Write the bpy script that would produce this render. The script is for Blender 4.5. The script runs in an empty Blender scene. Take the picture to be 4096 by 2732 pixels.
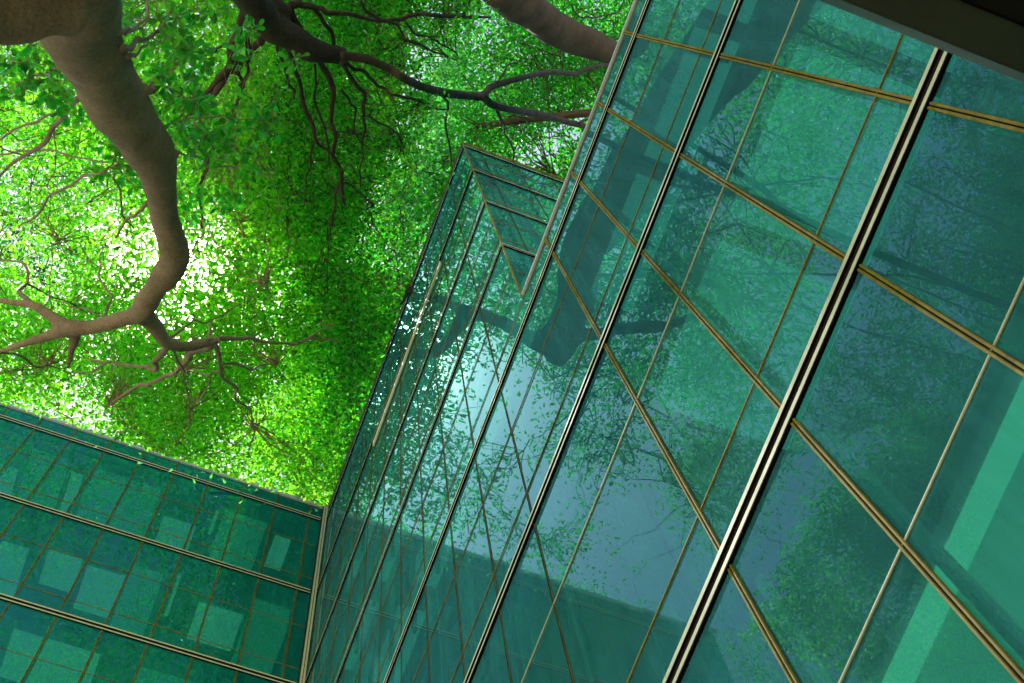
import bpy, math, random
import numpy as np
from mathutils import Vector, Matrix, kdtree
rng = np.random.default_rng(11); random.seed(5)
sc = bpy.context.scene; COL = sc.collection
GZ = 1.6                    # eye height above the ground
D = 3.0                     # distance from the eye to the front facade
F = 5825.8077               # focal length in pixels of a 4096 wide frame
R = np.array([[0.3519034707340252, 0.9330094255635402, -0.07521541793369081],
              [-0.9142952186128598, 0.32540021292368326, -0.24120313980312233],
              [-0.2005696899010666, 0.15364931903140452, 0.9675555210189108]])

# ------------------------------------------------------------------ helpers
def link(name, me, mat=None, parent=None):
    o = bpy.data.objects.new(name, me); COL.objects.link(o)
    if mat is not None and me is not None: me.materials.append(mat)
    if parent is not None:
        o.parent = parent
        if parent.type == 'EMPTY': o.matrix_parent_inverse = Matrix.Translation(-parent.location)
    return o
def tag(o, label=None, cat=None, group=None, kind=None):
    if label: o['label'] = label
    if cat: o['category'] = cat
    if group: o['group'] = group
    if kind: o['kind'] = kind
    return o
def empty(name, loc=(0, 0, 0)):
    o = bpy.data.objects.new(name, None); COL.objects.link(o); o.location = loc; return o
def np_mesh(name, V, faces_list, smooth=False):
    """V (n,3); faces_list: list of int arrays (m,k), local z is height above the eye -> lifted by GZ."""
    V = np.asarray(V, dtype=np.float32).copy(); V[:, 2] += GZ
    me = bpy.data.meshes.new(name)
    me.vertices.add(len(V)); me.vertices.foreach_set('co', V.ravel())
    loops = np.concatenate([f.ravel() for f in faces_list]).astype(np.int32)
    tot = np.concatenate([np.full(len(f), f.shape[1], np.int32) for f in faces_list])
    st = np.concatenate([[0], np.cumsum(tot)[:-1]]).astype(np.int32)
    me.loops.add(len(loops)); me.loops.foreach_set('vertex_index', loops)
    me.polygons.add(len(tot)); me.polygons.foreach_set('loop_start', st)
    try: me.polygons.foreach_set('loop_total', tot)
    except Exception: pass
    me.polygons.foreach_set('use_smooth', np.full(len(tot), smooth, bool))
    me.update(calc_edges=True); return me
class MB:
    def __init__(s): s.v = []; s.f = []
    def box(s, p, du, dv, dw, a, b, c):
        """box from frame p + a*du.. with ranges a=(a0,a1) b c"""
        i = len(s.v)
        for x in a:
            for y in b:
                for z in c: s.v.append(p + du * x + dv * y + dw * z)
        s.f += [(i, i+1, i+3, i+2), (i+4, i+6, i+7, i+5), (i, i+4, i+5, i+1), (i+2, i+3, i+7, i+6), (i, i+2, i+6, i+4), (i+1, i+5, i+7, i+3)]
    def wbox(s, x, y, z): s.box(Vector((0, 0, 0)), Vector((1, 0, 0)), Vector((0, 1, 0)), Vector((0, 0, 1)), x, y, z)
    def mesh(s, name, bevel=0):
        me = np_mesh(name, np.array([tuple(v) for v in s.v]), [np.array(s.f)])
        import bmesh
        bm = bmesh.new(); bm.from_mesh(me); bmesh.ops.recalc_face_normals(bm, faces=bm.faces)
        if bevel: bmesh.ops.bevel(bm, geom=bm.edges[:], offset=bevel, segments=2, affect='EDGES')
        bm.to_mesh(me); bm.free(); return me

# ------------------------------------------------------------------ materials
def mat(name):
    m = bpy.data.materials.new(name); m.use_nodes = True
    nt = m.node_tree; nt.nodes.clear()
    out = nt.nodes.new('ShaderNodeOutputMaterial'); return m, nt, out
def N(nt, t, **kw):
    n = nt.nodes.new(t)
    for k, v in kw.items():
        if k in n.inputs: n.inputs[k].default_value = v
        else: setattr(n, k, v)
    return n
def principled(name, col, rough=.6, metal=0, noise=None, nscale=6, bump=0, bscale=20, col2=None):
    m, nt, out = mat(name); L = nt.links.new
    p = N(nt, 'ShaderNodeBsdfPrincipled'); L(p.outputs[0], out.inputs[0])
    p.inputs['Base Color'].default_value = (*col, 1); p.inputs['Roughness'].default_value = rough; p.inputs['Metallic'].default_value = metal
    if rough > .58: p.inputs['Specular IOR Level'].default_value = .12
    tc = N(nt, 'ShaderNodeTexCoord')
    if noise or col2:
        nz = N(nt, 'ShaderNodeTexNoise'); nz.inputs['Scale'].default_value = nscale; nz.inputs['Detail'].default_value = 6; nz.inputs['Roughness'].default_value = .65
        L(tc.outputs['Object'], nz.inputs['Vector'])
        r = N(nt, 'ShaderNodeValToRGB'); c2 = col2 or tuple(c * (1 - noise) for c in col)
        r.color_ramp.elements[0].position = .35; r.color_ramp.elements[0].color = (*c2, 1)
        r.color_ramp.elements[1].position = .68; r.color_ramp.elements[1].color = (*col, 1)
        L(nz.outputs['Fac'], r.inputs[0]); L(r.outputs[0], p.inputs['Base Color'])
    if bump:
        n2 = N(nt, 'ShaderNodeTexNoise'); n2.inputs['Scale'].default_value = bscale; n2.inputs['Detail'].default_value = 8; n2.inputs['Roughness'].default_value = .7
        L(tc.outputs['Object'], n2.inputs['Vector'])
        b = N(nt, 'ShaderNodeBump'); b.inputs['Strength'].default_value = bump; b.inputs['Distance'].default_value = .02
        L(n2.outputs['Fac'], b.inputs['Height']); L(b.outputs[0], p.inputs['Normal'])
    return m
M = {}
M['cream'] = principled('cream_aluminium', (.80, .77, .46), .6, .0, noise=.18, nscale=9)
M['bronze'] = principled('bronze_anodised', (.36, .28, .03), .75, .0, noise=.5, nscale=5)
M['groove'] = principled('dark_groove', (.02, .012, .004), .6)
M['black'] = principled('black_joint_and_shade', (.003, .003, .003), .9)  # mullion joints, and the shade painted under the ledge fins
M['coping'] = principled('grey_coping', (.66, .66, .68), .45, .1, noise=.15, nscale=4)
M['ceiling'] = principled('ceiling', (.5, .55, .5), .8, noise=.15, nscale=1.2)
M['core'] = principled('inner_wall', (.24, .3, .27), .9, noise=.35, nscale=.5)
M['post'] = principled('inner_post', (.72, .78, .70), .5)
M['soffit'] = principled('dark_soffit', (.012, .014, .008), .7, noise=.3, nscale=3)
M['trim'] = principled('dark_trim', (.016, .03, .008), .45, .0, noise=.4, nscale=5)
M['ground'] = principled('paving', (.50, .43, .28), .85, noise=.3, nscale=.7, bump=.3, bscale=6)

def bark(name, c1, c2, s=3.):
    m, nt, out = mat(name); L = nt.links.new
    p = N(nt, 'ShaderNodeBsdfPrincipled'); p.inputs['Roughness'].default_value = .85; L(p.outputs[0], out.inputs[0])
    tc = N(nt, 'ShaderNodeTexCoord')
    a = N(nt, 'ShaderNodeTexNoise'); a.inputs['Scale'].default_value = s; a.inputs['Detail'].default_value = 9; a.inputs['Roughness'].default_value = .7
    b = N(nt, 'ShaderNodeTexNoise'); b.inputs['Scale'].default_value = s * 22; b.inputs['Detail'].default_value = 5; b.inputs['Roughness'].default_value = .8
    L(tc.outputs['Object'], a.inputs['Vector']); L(tc.outputs['Object'], b.inputs['Vector'])
    r = N(nt, 'ShaderNodeValToRGB'); r.color_ramp.elements[0].position = .36; r.color_ramp.elements[0].color = (*c2, 1)
    r.color_ramp.elements[1].position = .66; r.color_ramp.elements[1].color = (*c1, 1); L(a.outputs['Fac'], r.inputs[0])
    mx = N(nt, 'ShaderNodeMix', data_type='RGBA', blend_type='MULTIPLY'); mx.inputs[0].default_value = .6
    r2 = N(nt, 'ShaderNodeValToRGB'); r2.color_ramp.elements[0].position = .3; r2.color_ramp.elements[0].color = (.28, .26, .22, 1); r2.color_ramp.elements[1].position = .6
    L(b.outputs['Fac'], r2.inputs[0]); L(r.outputs[0], mx.inputs[6]); L(r2.outputs[0], mx.inputs[7]); L(mx.outputs[2], p.inputs['Base Color'])
    bp = N(nt, 'ShaderNodeBump'); bp.inputs['Strength'].default_value = 1; bp.inputs['Distance'].default_value = .03
    ad = N(nt, 'ShaderNodeMath', operation='ADD'); L(a.outputs['Fac'], ad.inputs[0]); L(b.outputs['Fac'], ad.inputs[1])
    L(ad.outputs[0], bp.inputs['Height']); L(bp.outputs[0], p.inputs['Normal'])
    return m
M['bark'] = bark('pale_bark', (.76, .54, .30), (.46, .33, .17))
M['bark2'] = bark('brown_bark', (.15, .11, .06), (.06, .045, .025), 2.)

def leafmat(name, d, t, var=.5):
    m, nt, out = mat(name); L = nt.links.new
    g = N(nt, 'ShaderNodeNewGeometry'); ad = N(nt, 'ShaderNodeAddShader')
    hs1 = N(nt, 'ShaderNodeHueSaturation'); hs1.inputs['Color'].default_value = (*d, 1)
    hs2 = N(nt, 'ShaderNodeHueSaturation'); hs2.inputs['Color'].default_value = (*t, 1)
    mh = N(nt, 'ShaderNodeMapRange'); mh.inputs['To Min'].default_value = .475; mh.inputs['To Max'].default_value = .525
    mv = N(nt, 'ShaderNodeMapRange'); mv.inputs['To Min'].default_value = 1 - var; mv.inputs['To Max'].default_value = 1 + var
    wn = N(nt, 'ShaderNodeTexWhiteNoise', noise_dimensions='1D')
    L(g.outputs['Random Per Island'], mh.inputs['Value']); L(g.outputs['Random Per Island'], wn.inputs['W']); L(wn.outputs['Value'], mv.inputs['Value'])
    for h in (hs1, hs2): L(mh.outputs[0], h.inputs['Hue']); L(mv.outputs[0], h.inputs['Value'])
    df = N(nt, 'ShaderNodeBsdfDiffuse'); tr = N(nt, 'ShaderNodeBsdfTranslucent'); gl = N(nt, 'ShaderNodeBsdfGlossy'); gl.inputs['Roughness'].default_value = .35
    gl.inputs['Color'].default_value = (.8, .9, .8, 1)
    L(hs1.outputs[0], df.inputs[0]); L(hs2.outputs[0], tr.inputs[0])
    L(df.outputs[0], ad.inputs[0]); L(tr.outputs[0], ad.inputs[1])
    mx = N(nt, 'ShaderNodeMixShader'); fr = N(nt, 'ShaderNodeFresnel'); fr.inputs['IOR'].default_value = 1.3
    L(fr.outputs[0], mx.inputs[0]); L(ad.outputs[0], mx.inputs[1]); L(gl.outputs[0], mx.inputs[2]); L(mx.outputs[0], out.inputs[0]); return m
M['leaf'] = leafmat('leaf_bright', (.022, .085, .006), (.28, .80, .02))
M['leafn'] = leafmat('leaf_near', (.02, .085, .008), (.07, .50, .015))
M['leafm'] = leafmat('leaf_mid', (.014, .06, .006), (.10, .58, .014), .65)
M['leaf2'] = leafmat('leaf_dark', (.010, .045, .006), (.045, .40, .012))
M['leaf3'] = leafmat('leaf_high', (.02, .09, .02), (.07, .38, .05))

def glass(name, tint, refl, ior=1.75, bumpd=.0045, body=(.10, .50, .50), bw=.24):
    m, nt, out = mat(name); L = nt.links.new
    tr = N(nt, 'ShaderNodeBsdfTransparent'); tr.inputs[0].default_value = (*tint, 1)
    gl = N(nt, 'ShaderNodeBsdfGlossy'); gl.inputs['Roughness'].default_value = 0.0; gl.inputs['Color'].default_value = (*refl, 1)
    fr = N(nt, 'ShaderNodeFresnel'); fr.inputs['IOR'].default_value = ior
    mx = N(nt, 'ShaderNodeMixShader'); L(fr.outputs[0], mx.inputs[0]); L(tr.outputs[0], mx.inputs[1]); L(gl.outputs[0], mx.inputs[2])
    df = N(nt, 'ShaderNodeBsdfDiffuse'); df.inputs[0].default_value = (*body, 1)      # body tint and grime, also standing in for light from the rooms
    m2 = N(nt, 'ShaderNodeMixShader'); m2.inputs[0].default_value = bw
    L(mx.outputs[0], m2.inputs[1]); L(df.outputs[0], m2.inputs[2]); L(m2.outputs[0], out.inputs[0])
    tc = N(nt, 'ShaderNodeTexCoord')
    # dust and rain streaks: stretched noise varies how much grime covers the pane, a little more on some panes than others
    mp = N(nt, 'ShaderNodeMapping'); mp.inputs['Scale'].default_value = (5, 5, .5); dn = N(nt, 'ShaderNodeTexNoise'); dn.inputs['Scale'].default_value = 1.0; dn.inputs['Detail'].default_value = 7; dn.inputs['Roughness'].default_value = .7
    L(tc.outputs['Object'], mp.inputs[0]); L(mp.outputs[0], dn.inputs['Vector']); mr = N(nt, 'ShaderNodeMapRange'); mr.inputs['From Min'].default_value = .3; mr.inputs['From Max'].default_value = .7
    mr.inputs['To Min'].default_value = bw * .72; mr.inputs['To Max'].default_value = bw * 1.3; L(dn.outputs['Fac'], mr.inputs['Value'])
    oi = N(nt, 'ShaderNodeNewGeometry'); rr = N(nt, 'ShaderNodeMapRange'); rr.inputs['To Min'].default_value = .85; rr.inputs['To Max'].default_value = 1.15; L(oi.outputs['Random Per Island'], rr.inputs['Value'])
    oj = N(nt, 'ShaderNodeObjectInfo'); r3 = N(nt, 'ShaderNodeMapRange'); r3.inputs['To Min'].default_value = .85; r3.inputs['To Max'].default_value = 1.15; L(oj.outputs['Random'], r3.inputs['Value'])
    m4 = N(nt, 'ShaderNodeMath', operation='MULTIPLY'); L(mr.outputs[0], m4.inputs[0]); L(rr.outputs[0], m4.inputs[1]); m5 = N(nt, 'ShaderNodeMath', operation='MULTIPLY'); L(m4.outputs[0], m5.inputs[0]); L(r3.outputs[0], m5.inputs[1]); L(m5.outputs[0], m2.inputs[0])
    nz = N(nt, 'ShaderNodeTexNoise'); nz.inputs['Scale'].default_value = .55; nz.inputs['Detail'].default_value = 1.5
    L(tc.outputs['Object'], nz.inputs['Vector'])
    b = N(nt, 'ShaderNodeBump'); b.inputs['Strength'].default_value = 1; b.inputs['Distance'].default_value = bumpd
    L(nz.outputs['Fac'], b.inputs['Height']); L(b.outputs[0], gl.inputs['Normal']); return m
M['glass'] = glass('green_glass', (.05, .56, .43), (.31, .68, .76), 1.66)
M['glass2'] = glass('dark_green_glass', (.08, .62, .46), (.24, .66, .66), 1.75, body=(.01, .46, .38), bw=.27)

def lamp(name, col, s):
    m, nt, out = mat(name); e = N(nt, 'ShaderNodeEmission'); e.inputs[0].default_value = (*col, 1); e.inputs[1].default_value = s
    nt.links.new(e.outputs[0], out.inputs[0]); return m
M['dim'] = lamp('dim_added_fill', (.5, 1, .5), .15)  # added glow, not a lamp: brightens the lower right panes
M['lamp2'] = lamp('bright_ceiling_panel', (.8, 1, .75), .15)
M['dim2'] = lamp('soft_added_fill', (.75, 1, .85), .15)  # added glow that lightens the ceilings of block and tower
M['dim3'] = lamp('faint_added_fill', (.5, 1, .6), .09)  # added glow that varies the wing ceilings
M['lamp'] = lamp('lit_ceiling_panel', (.8, 1, .6), .33)

def vent():
    m, nt, out = mat('perforated_strip'); L = nt.links.new
    p = N(nt, 'ShaderNodeBsdfPrincipled'); p.inputs['Roughness'].default_value = .5; L(p.outputs[0], out.inputs[0])
    tc = N(nt, 'ShaderNodeTexCoord'); v = N(nt, 'ShaderNodeTexVoronoi'); v.inputs['Scale'].default_value = 22; v.inputs['Randomness'].default_value = .1
    L(tc.outputs['Object'], v.inputs['Vector']); r = N(nt, 'ShaderNodeValToRGB')
    r.color_ramp.elements[0].position = .25; r.color_ramp.elements[0].color = (.35, .34, .14, 1); r.color_ramp.elements[1].position = .3; r.color_ramp.elements[1].color = (.78, .76, .42, 1)
    L(v.outputs['Distance'], r.inputs[0]); L(r.outputs[0], p.inputs['Base Color']); return m
M['vent'] = vent()

# ------------------------------------------------------------------ camera
cam = bpy.data.cameras.new('camera'); co = bpy.data.objects.new('camera', cam); COL.objects.link(co); sc.camera = co
cam.sensor_width = 36; cam.sensor_fit = 'HORIZONTAL'; cam.lens = F / 4096 * 36; cam.clip_end = 2000; cam.clip_start = .05
Rw = R.T @ np.diag([1, -1, -1])
mw = Matrix([list(Rw[i]) + [0] for i in range(3)] + [[0, 0, 0, 1]]); mw.translation = Vector((0, 0, GZ)); co.matrix_world = mw
cam.dof.use_dof = True; cam.dof.focus_distance = 13; cam.dof.aperture_fstop = 8.0

def ray(x, y):              # 2351-wide picture coordinates -> direction with unit height
    d = R.T @ np.array([x * 1.74224 - 2048, y * 1.74224 - 1366, F]); return d / d[2]
def direct(x, y, z): return ray(x, y) * z
def mirrored(x, y, z):      # where a thing seen reflected in the front facade stands
    d = ray(x, y) * z; d[1] = 2 * D - d[1]; return d

# ------------------------------------------------------------------ ground
def ground():
    s = 160; V = np.array([[-s, -s, -GZ], [s, -s, -GZ], [s, s, -GZ], [-s, s, -GZ]], float)
    tag(link('ground', np_mesh('ground', V, [np.array([[0, 1, 2, 3]])]), M['ground']), kind='structure')
ground()

# ------------------------------------------------------------------ buildings
Hh = dict(T=12.92, H1=12.635, a2=11.985, b2=11.27, H2=11.01, a3=10.35, b3=9.65, H3=9.395, a4=8.73, b4=8.05, H4=7.82, a5=7.12, b5=6.426,
          H5=6.142, a6=5.488, b6=4.778, H6=4.524, a7=3.847, b7=2.971, H7=2.712, a8=2.027, b8=1.22, H8=.95, a9=.28, b9=-.2)
Hh = {k: v * D for k, v in Hh.items()}
BASE = -GZ
XC = -4.7815 * D; XB = -1.1325 * D; YF = D
UA = [.1311 + .3235 * i for i in range(8, 0, -1)] + [.1311, -.1942, -.5182, -.84, -1.1325]
UT = [-1.1325, -1.4834, -1.8064, -2.1268, -2.449, -2.771, -3.093, -3.415, -3.737, -4.059, -4.381, -4.62, -4.7815]
SB = [0, .158, .480, .802, 1.124, 1.446, 1.768, 2.09, 2.412, 2.734, 3.0]
SC = [0, .167, .4855, .8037, 1.122, 1.440, 1.758, 2.076, 2.394, 2.712, 3.03, 3.35, 3.67, 4.0]

def proj(P):
    c = R @ np.array(P); 
    if c[2] <= 0: return None
    return 2048 + F * c[0] / c[2], 1366 + F * c[1] / c[2]
def px_area(q):
    pts = [proj(p) for p in q]
    if any(p is None for p in pts): return 0
    poly = pts
    for ax, lim, sgn in ((0, 0, 1), (0, 4096, -1), (1, 0, 1), (1, 2732, -1)):   # clip to the frame
        outp = []
        for i in range(len(poly)):
            a, b = poly[i - 1], poly[i]; da, db = sgn * (a[ax] - lim), sgn * (b[ax] - lim)
            if (da < 0) != (db < 0):
                t = da / (da - db); outp.append((a[0] + (b[0] - a[0]) * t, a[1] + (b[1] - a[1]) * t))
            if db >= 0: outp.append(b)
        poly = outp
        if len(poly) < 3: return 0
    return abs(sum(poly[i - 1][0] * poly[i][1] - poly[i][0] * poly[i - 1][1] for i in range(len(poly)))) / 2
Z3 = Vector((0, 0, 1))
PANES = {}
class Facade:
    def __init__(s, root, p0, du, n, us, levels, copz):
        """p0: start, du: direction along, n: outward; us: mullion positions (m); levels: list of (kind,z)"""
        s.root, s.p0, s.du, s.n = root, Vector(p0), Vector(du), Vector(n)
        us = sorted(us); u0, u1 = us[0], us[-1]; top = copz
        zl = sorted([z for k, z in levels]); zl = [BASE] + zl
        fr = lambda mb, a, c, b: mb.box(s.p0, s.du, s.n, Z3, a, b, c)
        hv = [z for k, z in levels if k[0] in 'H']
        for k, z in levels:
            if k[0] == 'H':
                m = MB(); fr(m, (u0, u1), (z + .050, z + .113), (.003, .025)); fr(m, (u0, u1), (z - .118, z - .050), (.003, .025))
                o = link('ledge', m.mesh('ledge', .004), M['cream'], root)
                m = MB(); fr(m, (u0, u1), (z - .0495, z + .0495), (.003, .007)); link('groove', m.mesh('groove'), M['groove'], o)
                m = MB(); fr(m, (u0, u1), (z - .136, z - .1185), (.002, .030)); fr(m, (u0 + .001, u1 - .001), (z + .0445, z + .0497), (.0075, .0256)); link('underside_shade', m.mesh('underside_shade'), M['black'], o)  # black strips painting the shade on the undersides of both fins
            elif k[0] in 'ab':
                m = MB(); h = .0075 if k[0] == 'a' else .010
                fr(m, (u0, u1), (z - h, z + h), (.003, .014))
                link('transom', m.mesh('transom', .003), M['cream' if (k[0] == 'a' and z < 16) else 'bronze'], root)
        # mullions run between the ledges
        br = sorted([BASE] + [z for z in hv] + [top])
        for u in us[1:-1]:
            m = MB(); g = MB(); W = .55 if root is tower else (.8 if root is wing else 1.0)
            for za, zb in zip(br[:-1], br[1:]):
                a = za + (.12 if za != BASE else 0); b = zb - (.145 if zb != top else 0)
                fr(m, (u - .023 * W, u - .0045), (a, b), (.002, .020 * W)); fr(m, (u + .0045, u + .023 * W), (a, b), (.002, .020 * W))
                fr(g, (u - .0042, u + .0042), (a, b), (.001, .012))
            o = link('mullion', m.mesh('mullion', .004), M['bronze'], root); link('groove', g.mesh('groove'), M['black'], o)
        # inner posts behind the glass
        for u in us[1:-1]:
            m = MB()
            for za, zb in zip(br[:-1], br[1:]):
                fr(m, (u - .03, u + .03), (za + .46 if za != BASE else za, zb - .17), (-.22, -.16))
            link('inner_post', m.mesh('inner_post'), M['post'], root)
        # panes
        ends = sorted(set([BASE] + [z for k, z in levels] + [top]))
        for i in range(len(us) - 1):
            for j in range(len(ends) - 1):
                a, b, c, d = us[i], us[i + 1], ends[j], ends[j + 1]
                tx, ty = random.gauss(0, .0016), random.gauss(0, .0016)
                q = []
                for (u, z) in ((a, c), (b, c), (b, d), (a, d)):
                    off = (u - (a + b) / 2) * tx + (z - (c + d) / 2) * ty
                    q.append(s.p0 + s.du * u + Z3 * z + s.n * off)
                if s.du.cross(Z3).dot(s.n) < 0: q = q[::-1]     # panes face outward
                PANES.setdefault(root.name, (root, []))[1].append((px_area([tuple(v) for v in q]), q))
def flush_panes():
    for root, L in PANES.values():
        L.sort(key=lambda t: -t[0]); rest = []
        for k, (ar, q) in enumerate(L):
            if k < 98 and ar > 40:
                link('window_pane', np_mesh('window_pane', np.array([tuple(v) for v in q]), [np.array([[0, 1, 2, 3]])]), M['glass2' if root is wing else 'glass'], root)
            else: rest.append(q)
        if rest:
            V = np.array([tuple(v) for q in rest for v in q]); Fc = np.arange(len(V)).reshape(-1, 4)
            tag(link('window_pane', np_mesh('window_pane', V, [Fc]), M['glass2' if root is wing else 'glass'], root), kind='stuff')
LV = [(k, v) for k, v in Hh.items()]
full = [(k, v) for k, v in LV if k != 'T']
low = [(k, v) for k, v in LV if v <= Hh['b5'] + .01]
lowtop = Hh['b5'] + .16

tower = empty('glass_tower', (0, 0, 0)); tag(tower, 'tall green glass tower block whose square corner rises against the tree crowns in the middle', 'building')
block = empty('glass_building', (0, 0, 0)); tag(block, 'nearest green glass building with large panes and bold cream ledges filling the right side', 'building')
wing = empty('glass_wing', (0, 0, 0)); tag(wing, 'dark green glass wing across the lower left, meeting the tower at an inner corner', 'building')

Facade(tower, (0, YF, 0), (1, 0, 0), (0, -1, 0), [u * D for u in UT], full, Hh['T'])
Facade(tower, (XB, YF, 0), (0, 1, 0), (1, 0, 0), [u * D for u in SB], [(k, v) for k, v in full if v > Hh['b5'] + .2], Hh['T'])
Facade(block, (0, YF, 0), (1, 0, 0), (0, -1, 0), [u * D for u in UA], low[:], lowtop - .05)
Facade(wing, (XC, YF, 0), (0, -1, 0), (1, 0, 0), [u * D for u in SC], full, Hh['T'])
flush_panes()
# copings
def coping(root, pts_boxes, mt='coping'):
    m = MB()
    for b in pts_boxes: m.wbox(*b)
    return link('coping', m.mesh('coping', .004), M[mt], root)
t = Hh['T']
coping(tower, [((XC + .05, XB + .03), (YF - .03, YF + .22), (t + .002, t + .10)), ((XB - .2, XB + .03), (YF + .22, YF + 9.2), (t + .002, t + .10))], 'bronze')
coping(wing, [((XC - .25, XC + .05), (YF - 12.2, YF), (t + .002, t + .22))])
coping(block, [((XB + .035, 9), (YF - .028, YF + .25), (lowtop - .048, lowtop + .03))])
# corner posts
m = MB(); m.wbox((XB - .014, XB + .012), (YF - .014, YF + .012), (lowtop + .101, Hh['T'])); link('corner_post', m.mesh('corner_post', .004), M['bronze'], tower)
m = MB(); m.wbox((XC + .032, XC + .15), (YF - .15, YF - .034), (BASE, Hh['T'])); link('corner_post', m.mesh('corner_post', .01), M['cream'], tower)
m = MB(); m.wbox((XC + .1505, XC + .153), (YF - .10, YF - .085), (BASE, Hh['T'])); m.wbox((XC + .032, XC + .15), (YF - .168, YF - .152), (BASE, Hh['T']))
link('corner_seal', m.mesh('corner_seal'), M['groove'], tower)
# perforated strip on the tower
m = MB(); m.wbox((-3.353 * D, -1.838 * D), (YF - .06, YF - .024), (10.70 * D, 10.81 * D)); link('perforated_strip', m.mesh('perforated_strip', .005), M['vent'], tower)
# insides: floor slabs, inner walls, lit ceiling panels, added glowing fill panels
def slabs(root, x, y, zs, core):
    for z in zs:
        m = MB(); m.wbox(x, y, (z - .16, z + .44)); link('floor_slab', m.mesh('floor_slab'), M['ceiling'], root)
    m = MB(); m.wbox(*core, (BASE, max(zs) - .17)); link('inner_wall', m.mesh('inner_wall'), M['core'], root)
HZ = [Hh[k] for k in ('H1', 'H2', 'H3', 'H4', 'H5', 'H6', 'H7', 'H8')]
slabs(tower, (XC + .02, XB - .25), (YF + .25, YF + 9), HZ, ((XC + .02, XB - 4.2), (YF + 4.2, YF + 9)))
slabs(block, (XB - .23, 8.8), (YF + .25, YF + 9), HZ[4:], ((XB - .23, 8.8), (YF + 4.3, YF + 9)))
slabs(wing, (XC - 9, XC - .25), (YF - 12, YF + 9), HZ, ((XC - 9, XC - 4.2), (YF - 12, YF + 9)))
m = MB(); m.wbox((XB - .05, 8.9), (YF + .06, YF + 9), (Hh['b5'] + .01, lowtop - .06)); link('roof', m.mesh('roof'), M['coping'], block)
m = MB(); m.wbox((XC + .1, XB - .1), (YF + .1, YF + 9), (t - .12, t - .02)); link('roof', m.mesh('roof'), M['coping'], tower)
m = MB(); m.wbox((XC - 9, XC - .06), (YF - 12, YF + 9), (t - .12, t - .02)); link('roof', m.mesh('roof'), M['coping'], wing)
def panel(root, x, y, z):
    m = MB(); m.wbox(x, y, (z - .20, z - .165)); link('ceiling_light_and_fill', m.mesh('ceiling_light_and_fill'), M['lamp2' if root is wing else 'lamp'], root)
for z in HZ[6:7]: panel(block, (XB + .4, 8), (YF + 1.17, YF + 1.35), z)
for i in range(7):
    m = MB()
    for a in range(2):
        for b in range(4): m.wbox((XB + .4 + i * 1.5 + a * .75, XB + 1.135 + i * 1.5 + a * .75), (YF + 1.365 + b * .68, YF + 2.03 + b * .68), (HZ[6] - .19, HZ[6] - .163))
    link('ceiling_light_and_fill', m.mesh('ceiling_light_and_fill'), M['dim'], block)  # added glowing tiles that brighten the panes in front of them
for z, x0, x1, s0, s1 in ((HZ[1], -2.1, -.95, 4.45, 5.35), (HZ[1], -1.75, -.85, 5.5, 6.3), (HZ[1], -2.6, -1.0, 6.75, 7.6), (HZ[1], -2.0, -1.0, 1.5, 2.6), (HZ[0], -1.95, -.8, 6.55, 6.85), (HZ[0], -1.7, -.75, .75, 1.2),
                          (HZ[0], -2.1, -1.2, 3.3, 4.2), (HZ[0], -1.3, -.6, 2.85, 2.93), (HZ[1], -1.6, -.5, 3.2, 3.28), (HZ[2], -1.6, -.5, 4.2, 6.0), (HZ[0], -2.2, -1.2, 8.2, 9.4), (HZ[1], -2.2, -1.1, 8.4, 10)):
    panel(wing, (XC + x0, XC + x1), (YF - s1, YF - s0), z)
for z, x0, x1, s0, s1 in ((HZ[1], -3.2, -.6, 3.6, 4.4), (HZ[0], -2.6, -.5, 4.5, 6.4), (HZ[1], -2.8, -.5, .4, 1.4), (HZ[0], -2.6, -.5, 1.5, 2.7), (HZ[2], -2.2, -.5, 1.4, 3.4), (HZ[0], -2.6, -.5, 7.0, 8.0)):
    m = MB(); m.wbox((XC + x0, XC + x1), (YF - s1, YF - s0), (z - .19, z - .163)); link('ceiling_light_and_fill', m.mesh('ceiling_light_and_fill'), M['dim3'], wing)  # added faint glow between the lit panels of the wing
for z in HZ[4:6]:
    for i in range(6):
        m = MB(); m.wbox((XB + .5 + i * 1.95, XB + 2.2 + i * 1.95), (YF + .62, YF + 3.4), (z - .19, z - .163)); link('ceiling_light_and_fill', m.mesh('ceiling_light_and_fill'), M['dim2'], block)  # added glow so the ceiling reads lighter behind the beam
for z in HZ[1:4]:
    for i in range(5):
        m = MB(); m.wbox((XC + .8 + i * 2.1, XC + 2.4 + i * 2.1), (YF + .5, YF + 3.2), (z - .19, z - .163)); link('ceiling_light_and_fill', m.mesh('ceiling_light_and_fill'), M['dim2'], tower)  # same added glow on the tower floors

# entrance canopy just over the photographer, at the upper right
can = empty('entrance_canopy', (2.0, .5, GZ + 3.4)); tag(can, 'black entrance canopy close overhead with dark green edge in the upper right corner', 'canopy')
def canp(name, mt, *boxes):
    m = MB()
    for b in boxes: m.wbox(*b)
    o = link(name, m.mesh(name, .006), M[mt], can); return o
xe = .0868 * 3.62
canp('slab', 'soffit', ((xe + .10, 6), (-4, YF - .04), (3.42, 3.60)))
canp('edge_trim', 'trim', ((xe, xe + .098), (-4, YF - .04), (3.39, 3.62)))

# ------------------------------------------------------------------ trees
def sil(P, mg=0.0):
    """True where the straight view from the eye to P would meet a building (mg widens it)"""
    a = P[:, 0] / P[:, 2]; b = P[:, 1] / P[:, 2]
    r = a / np.where(np.abs(b) < 1e-6, 1e-6, b)
    tw = (b > 1 / 12.955 - mg) & (r < -1.13 + mg * 8) & (a > -.3705 - mg)
    lo = (b > 1 / 6.50 - mg) & (r > -1.14)
    wg = (a < -.3695 + mg) & (b < .09)
    wg |= (a < -.3695 + mg)
    bb = (a < -1.1325 / 12.955 + mg) & (b > -a / 1.1325)
    return tw | lo | wg | bb

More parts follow.
